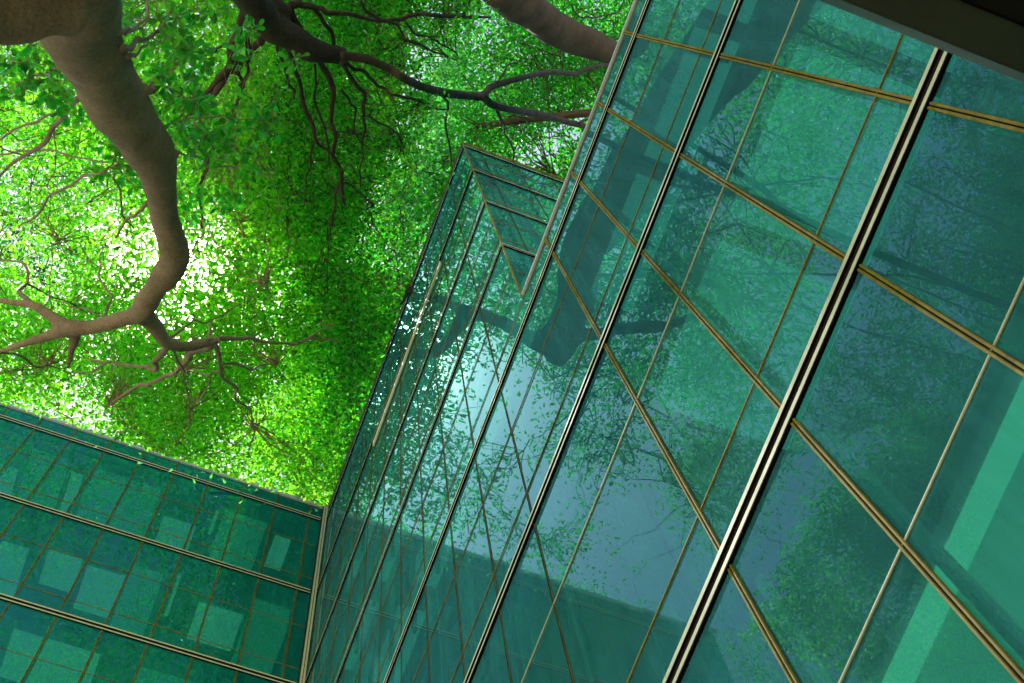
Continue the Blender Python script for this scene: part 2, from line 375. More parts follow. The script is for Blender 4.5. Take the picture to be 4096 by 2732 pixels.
def catmull(P, n):
    P = np.array(P, float)
    if len(P) == 2: t = np.linspace(0, 1, n)[:, None]; return P[0] * (1 - t) + P[1] * t
    Q = np.vstack([2 * P[0] - P[1], P, 2 * P[-1] - P[-2]]); out = []
    for i in range(1, len(Q) - 2):
        t = np.linspace(0, 1, n, endpoint=False)[:, None]
        a, b, c, d = Q[i - 1], Q[i], Q[i + 1], Q[i + 2]
        out.append(.5 * ((2 * b) + (-a + c) * t + (2 * a - 5 * b + 4 * c - d) * t * t + (-a + 3 * b - 3 * c + d) * t ** 3))
    out.append(P[-1:]); return np.vstack(out)
def tube(path, sides=10, rough=.06):
    """path (n,4): x y z r -> verts, quads"""
    n = len(path); C = path[:, :3]; r = np.maximum(path[:, 3], .0008)
    T = np.gradient(C, axis=0); T /= np.linalg.norm(T, axis=1)[:, None] + 1e-9
    ref = np.array([0.31, 0.2, .93]); A = np.cross(T, ref); A /= np.linalg.norm(A, axis=1)[:, None] + 1e-9; B = np.cross(T, A)
    th = np.linspace(0, 2 * np.pi, sides, endpoint=False)
    # slow bumps along and round the limb
    ph = rng.uniform(0, 6.28, 6); s = np.arange(n)[:, None]
    bump = 1 + rough * (np.sin(th * 2 + ph[0] + s * .21) + .7 * np.sin(th * 3 + ph[1] - s * .33) + .8 * np.sin(s * .37 + ph[2]) + .5 * np.sin(s * .83 + th + ph[3]))
    V = C[:, None] + (A[:, None] * np.cos(th)[None, :, None] + B[:, None] * np.sin(th)[None, :, None]) * (r[:, None] * bump)[..., None]
    V = V.reshape(-1, 3); i = np.arange(n - 1)[:, None] * sides; j = np.arange(sides)[None]; j2 = (j + 1) % sides
    Fq = np.stack([i + j, i + j2, i + sides + j2, i + sides + j], -1).reshape(-1, 4)
    # caps as fans
    e0 = len(V); V = np.vstack([V, C[:1] - T[:1] * r[0] * .4, C[-1:] + T[-1:] * r[-1] * .6])
    jj = np.arange(sides); c0 = np.stack([np.full(sides, e0), (jj + 1) % sides, jj], -1); b = (n - 1) * sides
    c1 = np.stack([np.full(sides, e0 + 1), b + jj, b + (jj + 1) % sides], -1)
    return V, Fq, np.vstack([c0, c1])
def region(k, pts):
    ox, oy = {1: (0, 0), 2: (784, 0), 3: (1568, 0), 4: (0, 523), 5: (784, 523), 0: (0, 0)}[k]
    s = .3335 if k else 1.0
    return [(x * s + ox, y * s + oy, r * s) for x, y, r in pts]
def limb(k, pts, z0, z1, mode='direct', n=8, zpow=1.0, zfun=None):
    P = region(k, pts); q = np.array([p[:2] for p in P]); L = np.concatenate([[0], np.cumsum(np.linalg.norm(np.diff(q, axis=0), axis=1))]); L /= L[-1]
    out = []
    for (x, y, r), t in zip(P, L):
        d = ray(x, y)
        z = z0 + (z1 - z0) * t ** zpow
        if zfun: z = zfun(d, t)
        p = direct(x, y, z) if mode == 'direct' else mirrored(x, y, z)
        dist = z * (R @ d)[2]
        out.append([*p, r * 1.74224 / F * dist])
    return catmull(out, n)
def wobble(path, amp):
    n = len(path); w = path.copy()
    for ax in range(3):
        ph = rng.uniform(0, 6.28, 3); s = np.linspace(0, n / 8, n)
        w[:, ax] += amp * (np.sin(s * 2.1 + ph[0]) + .6 * np.sin(s * 4.7 + ph[1]) + .3 * np.sin(s * 9 + ph[2])) * np.minimum(1, s)
    return w
def tubes_mesh(name, paths, sides=8, rough=.05):
    V, Q, T3, o = [], [], [], 0
    for p in paths:
        v, q, t3 = tube(p, sides, rough); V.append(v); Q.append(q + o); T3.append(t3 + o); o += len(v)
    return np_mesh(name, np.vstack(V), [np.vstack(Q), np.vstack(T3)], True)
def fuse(me, voxel, parent, mt, name):
    o = link(name, me, mt, parent)
    md = o.modifiers.new('r', 'REMESH'); md.mode = 'VOXEL'; md.voxel_size = voxel; md.use_smooth_shade = True
    ms = o.modifiers.new('s', 'SMOOTH'); ms.iterations = 6; ms.factor = .5
    dg = bpy.context.evaluated_depsgraph_get(); ev = o.evaluated_get(dg); nm = bpy.data.meshes.new_from_object(ev)
    o.modifiers.clear(); o.data = nm; return o

def vnoise(P, scale, seed):
    g = np.random.default_rng(seed).random((32, 32, 32)); q = P / scale; i = np.floor(q).astype(int); f = q - i; f = f * f * (3 - 2 * f); r = 0
    for dx in (0, 1):
        for dy in (0, 1):
            for dz in (0, 1):
                w = (f[:, 0] if dx else 1 - f[:, 0]) * (f[:, 1] if dy else 1 - f[:, 1]) * (f[:, 2] if dz else 1 - f[:, 2])
                r = r + w * g[(i[:, 0] + dx) % 32, (i[:, 1] + dy) % 32, (i[:, 2] + dz) % 32]
    return r
def grow_twigs(nodes, clusters, r0, rounds=20, cap=None):
    """joins every cluster to the nearest branch or twig; returns paths (m,4,4)"""
    nodes = list(map(tuple, nodes)); todo = np.array(clusters); paths = []
    for rd in range(rounds):
        if not len(todo): break
        kd = kdtree.KDTree(len(nodes))
        for i, p in enumerate(nodes): kd.insert(p, i)
        kd.balance()
        res = [kd.find(p) for p in todo]; dist = np.array([r[2] for r in res])
        thr = np.quantile(dist, min(1, .09 + rd * .03)) if rd < rounds - 1 else 1e9
        sel = dist <= thr
        for k in np.nonzero(sel)[0]:
            nn = kd.find_n(todo[k], 4); a = np.array(nn[rng.integers(len(nn))][0]); b = todo[k]; d = np.linalg.norm(b - a)
            if cap and d > cap: continue
            m1 = a + (b - a) * .35 + rng.normal(0, .09, 3) * d; m2 = a + (b - a) * .7 + rng.normal(0, .08, 3) * d
            r = r0 * (1.6 if rd < 3 else 1.0) * rng.uniform(.7, 1.2)
            paths.append([[*a, r], [*m1, r * .8], [*m2, r * .6], [*b, r * .35]])
            nodes += [tuple(m1), tuple(m2), tuple(b)]
        todo = todo[~sel]
    return np.array(paths) if paths else np.zeros((0, 4, 4))
def twig_mesh(name, P):
    """P (m,4,4) many 3 sided twigs at once"""
    m = len(P); C = P[..., :3]; r = P[..., 3]; T = P[:, -1, :3] - P[:, 0, :3]; T /= np.linalg.norm(T, axis=1)[:, None] + 1e-9
    A = np.cross(T, [.3, .2, .93]); A /= np.linalg.norm(A, axis=1)[:, None] + 1e-9; B = np.cross(T, A)
    th = np.array([0, 2.094, 4.189])
    V = C[:, :, None] + (A[:, None, None] * np.cos(th)[None, None, :, None] + B[:, None, None] * np.sin(th)[None, None, :, None]) * r[:, :, None, None]
    V = V.reshape(-1, 3); base = (np.arange(m) * 12)[:, None, None]; i = (np.arange(3) * 3)[None, :, None]; j = np.arange(3)[None, None]; j2 = (j + 1) % 3
    Q = np.stack([base + i + j, base + i + j2, base + i + 3 + j2, base + i + 3 + j], -1).reshape(-1, 4)
    return np_mesh(name, V, [Q], True)
def leaves_mesh(name, base, L, W, shape='kite', tilt=.55, aim=None, reject=None):
    """base (n,3) leaf foot, L lengths, W widths"""
    n = len(base)
    ang = rng.uniform(0, 2 * np.pi, n); el = rng.normal(-.1, tilt * .6, n)
    X = np.stack([np.cos(ang) * np.cos(el), np.sin(ang) * np.cos(el), np.sin(el)], -1)
    if aim is not None: X = X + aim; X /= np.linalg.norm(X, axis=1)[:, None]
    up = np.array([0, 0, 1.]) + rng.normal(0, tilt, (n, 3)); Y = np.cross(up, X); Y /= np.linalg.norm(Y, axis=1)[:, None] + 1e-9; Zv = np.cross(X, Y)
    if reject is not None:
        keep = ~reject(base + X * L[:, None] * .6); base, X, Y, Zv, L, W = base[keep], X[keep], Y[keep], Zv[keep], L[keep], W[keep]; n = len(base)
    if shape == 'kite': pt = [(0, 0, 0), (.55, .5, .06), (1, 0, -.05), (.55, -.5, .06)]
    else: pt = [(0, 0, 0), (.30, .10, .01), (.62, .42, .06), (.86, .46, .05), (1, .08, -.04), (1, -.08, -.04), (.86, -.46, .05), (.62, -.42, .06), (.30, -.10, .01)]
    k = len(pt); V = np.empty((n, k, 3), np.float32)
    for i, (a, b, c) in enumerate(pt): V[:, i] = base + X * (L * a)[:, None] + Y * (W * b)[:, None] + Zv * (L * c)[:, None]
    return np_mesh(name, V.reshape(-1, 3), [np.arange(n * k).reshape(-1, k)])
def around(C, per, spread):
    idx = np.repeat(np.arange(len(C)), per); o = rng.normal(0, 1, (len(idx), 3)) * np.array([spread, spread, spread * .45]); return C[idx] + o

# ---- 1. the great pale tree leaning over from the left
t1 = empty('leaning_tree', (1.4, -3.4, 0)); tag(t1, 'big leaning tree with thick pale smooth trunk and bright backlit leaves beside the sun', 'tree')
trunk = [
  limb(1, [(540, -260, 300), (520, 60, 300), (570, 240, 268), (660, 430, 232), (770, 640, 215), (895, 840, 192), (1000, 985, 178), (1055, 1090, 160), (1088, 1190, 128), (1135, 1500, 100)], 4.9, 7.3, n=10),
  limb(4, [(1138, -60, 100), (1165, 40, 98), (1195, 130, 104), (1200, 215, 108), (1140, 330, 95), (1060, 430, 84), (1005, 520, 84), (965, 610, 84)], 7.3, 7.9, n=10),
  limb(4, [(1200, 150, 90), (1262, 185, 62), (1298, 200, 34)], 7.5, 7.45, n=6),
  limb(4, [(985, 500, 60), (940, 508, 30), (926, 512, 22)], 7.85, 7.85, n=5),
  limb(4, [(965, 590, 78), (900, 610, 62), (800, 640, 56), (650, 682, 50), (540, 690, 58), (470, 690, 58)], 7.9, 8.2, n=8),
  limb(4, [(500, 700, 52), (420, 650, 45), (340, 600, 38), (220, 530, 32), (100, 515, 27), (-60, 490, 25), (-300, 470, 20)], 8.2, 8.8, n=8),
  limb(4, [(480, 695, 50), (400, 720, 44), (330, 745, 40), (200, 785, 31), (0, 850, 22), (-120, 890, 18)], 8.2, 8.7, n=8),
  limb(4, [(520, 700, 44), (515, 770, 38), (490, 850, 28), (470, 960, 19)], 8.2, 8.5, n=8),
  limb(4, [(965, 590, 78), (1040, 650, 62), (1095, 720, 52), (1140, 785, 50), (1230, 815, 43), (1320, 815, 38), (1420, 788, 36), (1510, 775, 27)], 7.9, 8.5, n=8),
  limb(1, [(-350, 150, 230), (-60, 110, 210), (150, 90, 200), (330, 60, 190), (520, 80, 180)], 4.6, 4.9, n=8),
]
T0 = trunk[0][0]; basep = np.array([[1.4, -3.4, -GZ - .3, .42], [1.3, -3.3, -GZ + .3, .34], [1.1, -2.9, 1.2, .30], [.5, -2.0, 3.4, .29], T0.tolist()])
trunk.append(catmull(basep, 10))
fuse(tubes_mesh('trunk', trunk, 20, .035), .016, t1, M['bark'], 'trunk')
br1 = [
  (4, [(1500, 762, 20), (1700, 770, 12), (1880, 780, 10), (2040, 795, 10), (2160, 740, 8), (2300, 660, 4)], 8.5, 9.0),
  (4, [(2040, 795, 8), (2200, 775, 7), (2351, 790, 4)], 8.9, 9.1),
  (4, [(1450, 815, 24), (1330, 870, 22), (1250, 950, 19), (1200, 985, 17), (1060, 1070, 15), (930, 1110, 12), (720, 1220, 7)], 8.5, 9.2),
  (4, [(1480, 800, 18), (1530, 930, 14), (1510, 1000, 12), (1620, 1110, 11), (1640, 1180, 9), (1720, 1250, 7), (1740, 1400, 5)], 8.5, 9.2),
  (4, [(1150, 820, 24), (1090, 900, 19), (1075, 965, 18), (1000, 972, 15), (850, 940, 11), (740, 912, 8), (580, 910, 6)], 8.2, 8.6),
  (4, [(760, 920, 8), (640, 970, 7), (480, 1000, 5)], 8.6, 8.8), (4, [(1530, 935, 9), (1640, 940, 8), (1760, 955, 7), (1920, 935, 4)], 8.7, 9.1),
  (4, [(1510, 985, 9), (1440, 1010, 7), (1430, 1070, 6), (1330, 1250, 5)], 8.8, 9.2), (4, [(1440, 1010, 6), (1350, 990, 5), (1250, 985, 4)], 8.9, 9.1),
  (4, [(1170, 755, 12), (1330, 660, 8), (1450, 625, 6), (1650, 520, 5), (1850, 380, 3)], 8.2, 9.0), (4, [(1440, 765, 12), (1432, 680, 8)], 8.4, 8.4),
  (4, [(1190, 835, 9), (1230, 920, 8), (1270, 1000, 7), (1290, 1150, 6), (1310, 1350, 4)], 8.3, 9.0),
  (4, [(715, 650, 12), (740, 510, 9), (710, 350, 7), (700, 200, 5), (760, 60, 3)], 8.1, 8.7), (4, [(710, 610, 7), (600, 580, 6), (500, 540, 5), (380, 490, 4)], 8.1, 8.5),
  (4, [(230, 540, 18), (150, 430, 14), (185, 370, 12), (150, 260, 9), (0, 205, 7)], 8.5, 8.9), (4, [(180, 385, 8), (300, 430, 6), (500, 545, 4)], 8.6, 8.8),
  (4, [(345, 600, 6), (350, 450, 5), (360, 250, 4), (390, 60, 3)], 8.5, 9.1), (4, [(0, 860, 9), (120, 880, 8), (250, 930, 7), (350, 960, 5)], 8.7, 9.0),
  (1, [(560, 660, 24), (440, 780, 20), (350, 900, 17), (230, 1030, 15), (0, 1200, 12), (-200, 1290, 9)], 6.6, 8.6), (1, [(440, 760, 9), (350, 790, 9), (200, 850, 9), (0, 970, 7), (-120, 1050, 5)], 7.2, 8.6),
  (1, [(890, 1050, 16), (850, 1090, 13), (810, 1150, 11), (798, 1280, 8), (830, 1450, 7), (930, 1568, 5)], 7.0, 8.4), (1, [(830, 1120, 9), (700, 1100, 8), (600, 1085, 7), (300, 1050, 7), (0, 1056, 6), (-200, 1000, 4)], 7.1, 8.7),
  (1, [(800, 1145, 11), (700, 1165, 10), (520, 1240, 11), (380, 1350, 10), (260, 1470, 8), (120, 1560, 6)], 7.1, 8.5), (1, [(1015, 1395, 18), (940, 1470, 13), (870, 1540, 11), (800, 1620, 8)], 7.4, 8.5),
  (1, [(0, 1005, 6), (90, 1055, 5), (300, 1045, 4)], 8.4, 8.5), (1, [(365, 880, 7), (375, 1000, 5), (370, 1230, 3)], 8.0, 8.6),
  (1, [(810, 235, 22), (900, 175, 13), (1000, 100, 10), (1050, -20, 8)], 5.4, 7.0), (1, [(860, 240, 10), (940, 190, 8), (990, 130, 6)], 5.6, 6.2),
  (1, [(840, 330, 30), (900, 325, 20), (960, 292, 17), (1050, 235, 13), (1110, 170, 11), (1160, 80, 9), (1160, -30, 7)], 5.5, 7.2), (1, [(880, 390, 18), (930, 350, 12), (1000, 320, 7)], 5.6, 6.1),
  (1, [(985, 620, 46), (1025, 598, 24), (1060, 570, 10), (1105, 525, 8), (1160, 505, 7), (1200, 410, 5), (1300, 330, 3)], 6.1, 7.0),
  (1, [(1180, 1050, 40), (1205, 1065, 20), (1215, 1080, 10)], 7.0, 7.0), (1, [(1215, 1042, 9), (1330, 1090, 8), (1430, 1120, 7), (1560, 1135, 6), (1640, 1155, 4)], 7.0, 8.2),
  (1, [(1120, 870, 6), (1300, 820, 5), (1560, 800, 5), (1900, 820, 3)], 6.8, 7.2), (1, [(1180, 945, 6), (1380, 940, 5), (1560, 990, 5), (1700, 1060, 4), (1900, 1170, 3)], 7.0, 7.6),
  (1, [(430, 465, 6), (330, 480, 8), (200, 560, 8), (0, 640, 7), (-150, 700, 5)], 6.3, 7.4), (1, [(440, 460, 5), (300, 330, 4), (210, 280, 3)], 6.2, 6.9), (1, [(300, 445, 4), (100, 440, 5), (-60, 400, 4)], 6.6, 7.3),
  (1, [(1080, 555, 5), (1220, 660, 5), (1330, 790, 4), (1400, 840, 3)], 6.3, 7.0), (4, [(1325, 160, 6), (1360, 80, 6), (1390, 0, 5), (1400, -120, 4)], 7.6, 8.6),
]
nodes1 = []
for k, pts, z0, z1 in br1:
    if z1 > 8.3: z1 += 1.1
    p = wobble(limb(k, pts, z0, z1, n=7), .012); link('branch', tubes_mesh('branch', [p], 9, .07), M['bark'], t1); nodes1 += p[:, :3].tolist()
for p in trunk[4:9]: nodes1 += p[::3, :3].tolist()

# ---- 2. the darker tree whose limb arches over to the roof edge
t2 = empty('arching_tree', (2.6, -1.6, 0)); tag(t2, 'dark barked tree with long limb arching across the top middle towards the roof edge', 'tree')
def arch(d, t): return 9.25 + .95 * t + max(0.0, d[1] - .035) * 145
main2 = [
  limb(0, [(480, -150, 42), (560, -30, 40), (590, 20, 37), (622, 62, 34), (665, 82, 32), (710, 112, 29), (752, 122, 24), (786, 127, 22)], 8.6, 9.6, n=7),
  limb(2, [(0, 378, 66 / 2 + 2), (180, 410, 34), (330, 475, 33), (450, 550, 33), (600, 612, 32), (750, 645, 30), (900, 662, 29), (970, 668, 30), (1060, 728, 27), (1250, 768, 25), (1400, 792, 22), (1550, 838, 22), (1680, 872, 20), (1760, 900, 18)], 9.6, 25.5, n=8, zfun=arch),
]
a2 = main2[1]
def zat(frac): return 9.6 + (25.5 - 9.6) * frac ** 1.25
main2.append(limb(2, [(940, 672, 28), (990, 640, 26), (1050, 590, 24), (1250, 532, 21), (1450, 495, 20), (1600, 508, 18), (1700, 470, 16), (1800, 450, 13), (1880, 440, 10)], 15, 25, n=8, zfun=arch))
main2.append(limb(1, [(1560, -120, 80), (1700, -20, 80), (1830, 20, 84), (1930, 70, 66), (1990, 60, 40)], 8.9, 9.3, n=7))
main2.append(limb(1, [(1800, 10, 60), (1700, 80, 45), (1660, 140, 34), (1640, 220, 32), (1592, 330, 34), (1600, 430, 36), (1560, 480, 30)], 9.0, 9.3, n=7))
base2 = np.array([[2.6, -1.6, -GZ - .3, .35], [2.5, -1.7, 0, .26], [2.0, -1.6, 4, .22], [.7, -1.3, 7.2, .18], main2[3][0].tolist()])
base2b = np.array([base2[3].tolist(), [(.7 + main2[0][0][0]) / 2, (-1.3 + main2[0][0][1]) / 2, 8.0, .14], main2[0][0].tolist()])
main2 += [catmull(base2, 8), catmull(base2b, 8)]
fuse(tubes_mesh('trunk', main2, 16, .04), .014, t2, M['bark2'], 'trunk')
br2 = [
  (2, [(970, 668, 0), (1, 1, 0)], 0, 0),
  (1, [(1990, 50, 30), (2040, 170, 22), (2110, 270, 17), (2160, 330, 10)], 9.3, 9.5), (1, [(1990, 30, 34), (2060, 25, 25), (2160, 65, 23), (2260, 72, 20), (2351, 78, 18)], 9.3, 9.4),
  (2, [(0, 90, 19), (200, 117, 15), (410, 138, 15), (520, 110, 14), (650, 92, 14), (850, 112, 11), (1020, 130, 8)], 9.4, 12.5), (1, [(2160, 60, 18), (2240, 170, 15), (2300, 310, 11)], 9.4, 9.6),
  (2, [(130, 0, 12), (200, 95, 12), (350, 165, 10), (430, 240, 9), (520, 290, 8), (700, 380, 5), (900, 500, 3)], 9.8, 12), (2, [(440, 150, 8), (520, 230, 7), (640, 280, 5), (800, 390, 4)], 9.8, 12.5),
  (1, [(1930, 240, 22), (1960, 310, 19), (2020, 420, 17), (2070, 620, 15), (2120, 800, 14), (2180, 960, 12), (2290, 1090, 9), (2351, 1160, 6)], 9.4, 9.9), (1, [(2175, 960, 8), (2140, 1080, 7), (2110, 1230, 5), (2080, 1450, 3)], 9.8, 10.1),
  (1, [(2150, 350, 26), (2210, 450, 23), (2280, 560, 20), (2282, 750, 16), (2310, 950, 15), (2295, 1070, 13), (2345, 1200, 11), (2310, 1400, 9), (2290, 1560, 7)], 9.6, 10.1), (1, [(1915, 240, 14), (1930, 400, 12), (1990, 560, 10), (2030, 700, 6)], 9.4, 9.7),
  (1, [(2165, 440, 10), (2175, 560, 9), (2195, 760, 8), (2240, 950, 7), (2260, 1120, 5)], 9.6, 9.9), (1, [(1630, 430, 30), (1590, 500, 25), (1530, 580, 22), (1440, 690, 19), (1370, 760, 14), (1290, 810, 12), (1250, 900, 9)], 9.3, 9.7),
  (1, [(1590, 450, 26), (1480, 560, 21), (1400, 655, 19), (1300, 700, 15), (1240, 770, 12), (1200, 860, 8)], 9.3, 9.7), (1, [(1700, 250, 18), (1715, 400, 16), (1690, 480, 15), (1660, 600, 13), (1650, 700, 10), (1590, 790, 7)], 9.2, 9.6),
  (1, [(1870, 180, 30), (1800, 250, 28), (1740, 320, 26), (1690, 410, 22), (1640, 500, 20)], 9.2, 9.4), (1, [(1640, 500, 12), (1670, 590, 10), (1640, 720, 8)], 9.4, 9.6), (1, [(1570, 310, 9), (1480, 325, 9), (1420, 380, 7), (1320, 440, 5)], 9.3, 9.8),
  (1, [(1420, 1100, 14), (1500, 980, 13), (1560, 880, 10), (1620, 800, 6)], 9.6, 9.9), (1, [(1390, 1568, 9), (1385, 1350, 10), (1410, 1180, 12), (1430, 1080, 12)], 9.9, 9.6),
  (2, [(0, 430, 18), (80, 560, 15), (140, 690, 13), (170, 830, 11), (150, 980, 8), (120, 1100, 6), (140, 1280, 4)], 9.6, 10.1), (2, [(20, 420, 15), (100, 490, 13), (190, 522, 12), (300, 612, 11), (430, 682, 11), (600, 732, 8), (720, 750, 5)], 9.8, 12.5),
  (2, [(180, 790, 8), (330, 900, 7), (430, 1010, 6), (560, 1170, 4)], 10, 10.6), (2, [(705, 670, 10), (738, 760, 9), (742, 1000, 7), (755, 1160, 4)], 13.2, 14), (2, [(1070, 760, 12), (1120, 880, 9), (1165, 1000, 8), (1190, 1090, 6)], 18.5, 21),
  (2, [(0, 620, 10), (60, 700, 9), (90, 800, 7), (120, 960, 5)], 10, 10.4), (2, [(0, 1180, 16), (10, 1290, 14), (5, 1400, 8)], 10.2, 10.3), (2, [(20, 1255, 8), (120, 1310, 6), (210, 1400, 4)], 10.2, 10.6),
  (2, [(1055, 600, 8), (1080, 530, 7), (1180, 430, 5), (1290, 390, 3)], 18, 20), (2, [(1640, 850, 12), (1700, 820, 10), (1740, 800, 6)], 24, 25), 
  (2, [(1580, 30, 6), (1640, 100, 6), (1750, 115, 6), (1900, 115, 6)], 26, 27), (2, [(550, 1160, 4), (600, 1200, 5), (760, 1180, 2)], 12, 13),
]
nodes2 = []
for k, pts, z0, z1 in br2[1:]:
    p = wobble(limb(k, pts, z0, z1, n=7, zfun=arch if k == 2 else None), .012 * z0 / 9); link('branch', tubes_mesh('branch', [p], 9, .07), M['bark2'], t2); nodes2 += p[:, :3].tolist()
for p in main2[:4]: nodes2 += p[::3, :3].tolist()

# ---- 3. the massive tree behind the buildings
t3 = empty('tall_tree', (5.5, 16, 0)); tag(t3, 'tall tree behind the glass roofs with one massive dark limb near the top edge', 'tree')
main3 = [limb(2, [(1060, -120, 150), (1200, -10, 148), (1330, 90, 132), (1450, 190, 122), (1600, 258, 114), (1750, 315, 98), (1870, 370, 92), (2000, 440, 96), (2200, 540, 105)], 27, 33, n=8)]
e = main3[0][-1]; main3.append(catmull(np.array([[5.5, 16, -GZ - .3, 1.0], [5.5, 16, 8, .75], [5.3, 15.6, 20, .68], [4.6, 13, 29, .62], e.tolist()]), 8))
s3 = main3[0][8]
for tgt in ((-3, 3.4, 41, .1), (-9, 4.2, 42, .08), (-15, 3.6, 43, .06), (3, 5.5, 41, .1), (-5, 7, 43, .07)):
    a = np.array(main3[1][24]); b = np.array(tgt); mid = (a + b) / 2 + np.array([0, 1.5, 1.8, 0]); mid[3] = .2
    main3.append(catmull(np.array([a, mid, b]), 10))
fuse(tubes_mesh('trunk', main3, 16, .04), .05, t3, M['bark2'], 'trunk')
br3 = [(4, [(2200, 250, 6), (2351, 290, 9), (2411, 320, 10), (2471, 410, 11), (2551, 510, 13), (2621, 580, 14), (2661, 650, 14), (2720, 740, 12)], 44, 41), (5, [(270, 560, 7), (300, 440, 6), (310, 300, 4)], 42, 44), (5, [(120, 400, 8), (90, 300, 7), (0, 250, 5)], 42, 44),
       (4, [(1610, 1368, 8), (1750, 1402, 11), (1900, 1452, 12), (2060, 1500, 14), (2190, 1562, 13), (2340, 1640, 12)], 40, 42), (4, [(2050, 1490, 6), (2020, 1380, 6), (2035, 1250, 5), (2000, 1180, 3)], 41, 42.5),
       (0, [(688, 1113, 2), (715, 1120, 3.5), (745, 1128, 4)], 41, 42), (0, [(700, 1136, 3), (730, 1142, 4), (760, 1148, 4)], 41, 42), (0, [(716, 1151, 4), (740, 1155, 4.5), (770, 1160, 4)], 41, 42),
       (2, [(1380, 1080, 10), (1440, 1170, 14), (1470, 1210, 14)], 44, 41), (2, [(1440, 1040, 5), (1510, 1110, 8), (1550, 1190, 9)], 45, 42), (2, [(1520, 1010, 8), (1560, 1080, 10), (1585, 1150, 10)], 45, 42), (5, [(130, 655, 6), (220, 680, 5), (340, 700, 5)], 41, 42),
       (2, [(1570, 930, 5), (1590, 1010, 7), (1610, 1100, 8)], 45, 42)]
nodes3 = []
for k, pts, z0, z1 in br3:
    p = wobble(limb(k, pts, z0, z1, n=7), .03); link('branch', tubes_mesh('branch', [p], 8, .07), M['bark2'], t3); nodes3 += p[:, :3].tolist()
for p in main3[2:]: nodes3 += p[::2, :3].tolist()

# ---- 4. the high tree seen mirrored in the glass
t4 = empty('overhanging_tree', (9, -4, 0)); tag(t4, 'high tree seen only mirrored in the green glass, with stout bent limb', 'tree')
def hi(d, t): return max(30.0, 3.75 / max(d[1], .05) if d[1] < .125 else 30.0)
main4 = [
  limb(0, [(2050, -260, 105), (1900, -120, 100), (1740, 30, 95), (1620, 170, 90), (1500, 330, 76), (1425, 440, 64), (1365, 520, 52), (1333, 600, 46), (1322, 680, 45), (1305, 740, 44), (1283, 795, 42), (1262, 812, 34)], 30, 30, 'm', 7, zfun=hi),
  limb(5, [(1500, 860, 100), (1400, 800, 70), (1300, 755, 58), (1200, 705, 52), (1100, 650, 48), (1000, 610, 46), (900, 590, 50), (840, 580, 58)], 30, 38, 'm', 7, zfun=hi),
  limb(5, [(860, 600, 55), (780, 540, 34), (700, 500, 29), (600, 475, 25), (450, 468, 20)], 36, 40, 'm', 7, zfun=hi),
  limb(5, [(850, 600, 58), (790, 700, 48), (720, 800, 46), (650, 855, 42), (560, 870, 36), (450, 865, 30), (350, 890, 28), (270, 940, 22)], 36, 42, 'm', 7, zfun=hi),
  limb(5, [(1560, 780, 60), (1700, 740, 42), (1900, 705, 42), (2080, 690, 46), (2250, 670, 34), (2450, 600, 26)], 30, 30, 'm', 7, zfun=hi),
]
s4 = main4[0][0]; main4.append(catmull(np.array([[9, -4, -GZ - .3, 1.2], [9, -4, 8, .95], [8.4, -3.6, 20, .85], [6.5, -2, 27, .8], s4.tolist()]), 8))
def spread4(tx, ty, tz, r, k=0, i=None):
    src = main4[k]; a = src[i if i is not None else len(src) // 2].copy(); a[3] = r; b = np.array([tx, ty, tz, r * .25]); mid = (a + b) / 2 + np.array([*rng.normal(0, .5, 2), .5, 0]); mid[3] = r * .7
    return catmull(np.array([a, mid, b]), 9)
for tg in ((-4, -6, 33, .10), (-9, -4, 34, .09), (0, -7, 33, .10), (-1, -11, 33, .10), (-6, -10, 34, .08), (-10, -7, 35, .07), (3, -9, 33, .1), (-4, -5, 50, .16), (1, -7, 49, .14), (-8, -1, 35, .07)):
    main4.append(spread4(tg[0], tg[1], tg[2], tg[3] * .6, 0 if tg[0] > -8 else 1, int(rng.choice([4, 14, 26, 40, 52])) if tg[0] > -8 else 30))
fuse(tubes_mesh('trunk', main4, 16, .04), .05, t4, M['bark2'], 'trunk')
nodes4 = []
for p in main4: nodes4 += p[::2, :3].tolist()

# ---- foliage
def scatter(n, f):
    out = []
    tot = 0
    while tot < n:
        P = f(n); out.append(P); tot += len(P)
    return np.vstack(out)[:n]
# low canopy: trees 1 and 2 share the space left and right of a soft border
def low_pts(n, border, dens):
    def f(k):
        a = rng.uniform(-.45, .20, k); b = rng.uniform(-.32, .10, k); z = rng.uniform(10.35, 12.8, k) - np.hypot(a, b) * .8
        P = np.stack([a * z, b * z, z], -1)
        nz = .6 * vnoise(P + 50, .8, 3) + .4 * vnoise(P + 50, .3, 4)
        keep = rng.random(k) < np.clip((nz - .38) * 4.5, .04, 1) * dens(a, b)
        s = np.array(R[0]), np.array(R[1]), np.array(R[2])
        c = P @ R.T; px = (2048 + F * c[:, 0] / c[:, 2]) / 1.742; py = (1366 + F * c[:, 1] / c[:, 2]) / 1.742
        side = (px + rng.normal(0, 30, k)) < 640 + (py - 300) * .15
        keep &= side if border == 1 else ~side
        keep &= ~sil(P, .002)
        if border == 2: keep &= (b + rng.normal(0, .008, k)) < np.where(a < -.2, .08, .042)
        keep &= (px > -260) & (py > -260) & (py < 1400)
        # open gaps where the white sky breaks through
        for gx, gy, gr in ((540, 1040, 75), (640, 1080, 50), (395, 745, 45), (425, 640, 62), (30, 560, 60), (470, 560, 80), (700, 1130, 40), (90, 620, 50), (500, 500, 60), (340, 380, 40), (270, 400, 30), (10, 400, 40)):
            q = ((px - gx) ** 2 + (py - gy) ** 2) / gr ** 2; keep &= rng.random(k) > .8 * np.exp(-q)
        return P[keep]
    return scatter(n, f)
def lowdens(a, b): return np.clip(.62 + (b + .12) * 2.6, .42, 1)
C1 = low_pts(4700, 1, lowdens); C2 = low_pts(2400, 2, lambda a, b: np.ones_like(a))
silr = lambda P: sil(P, .0018)
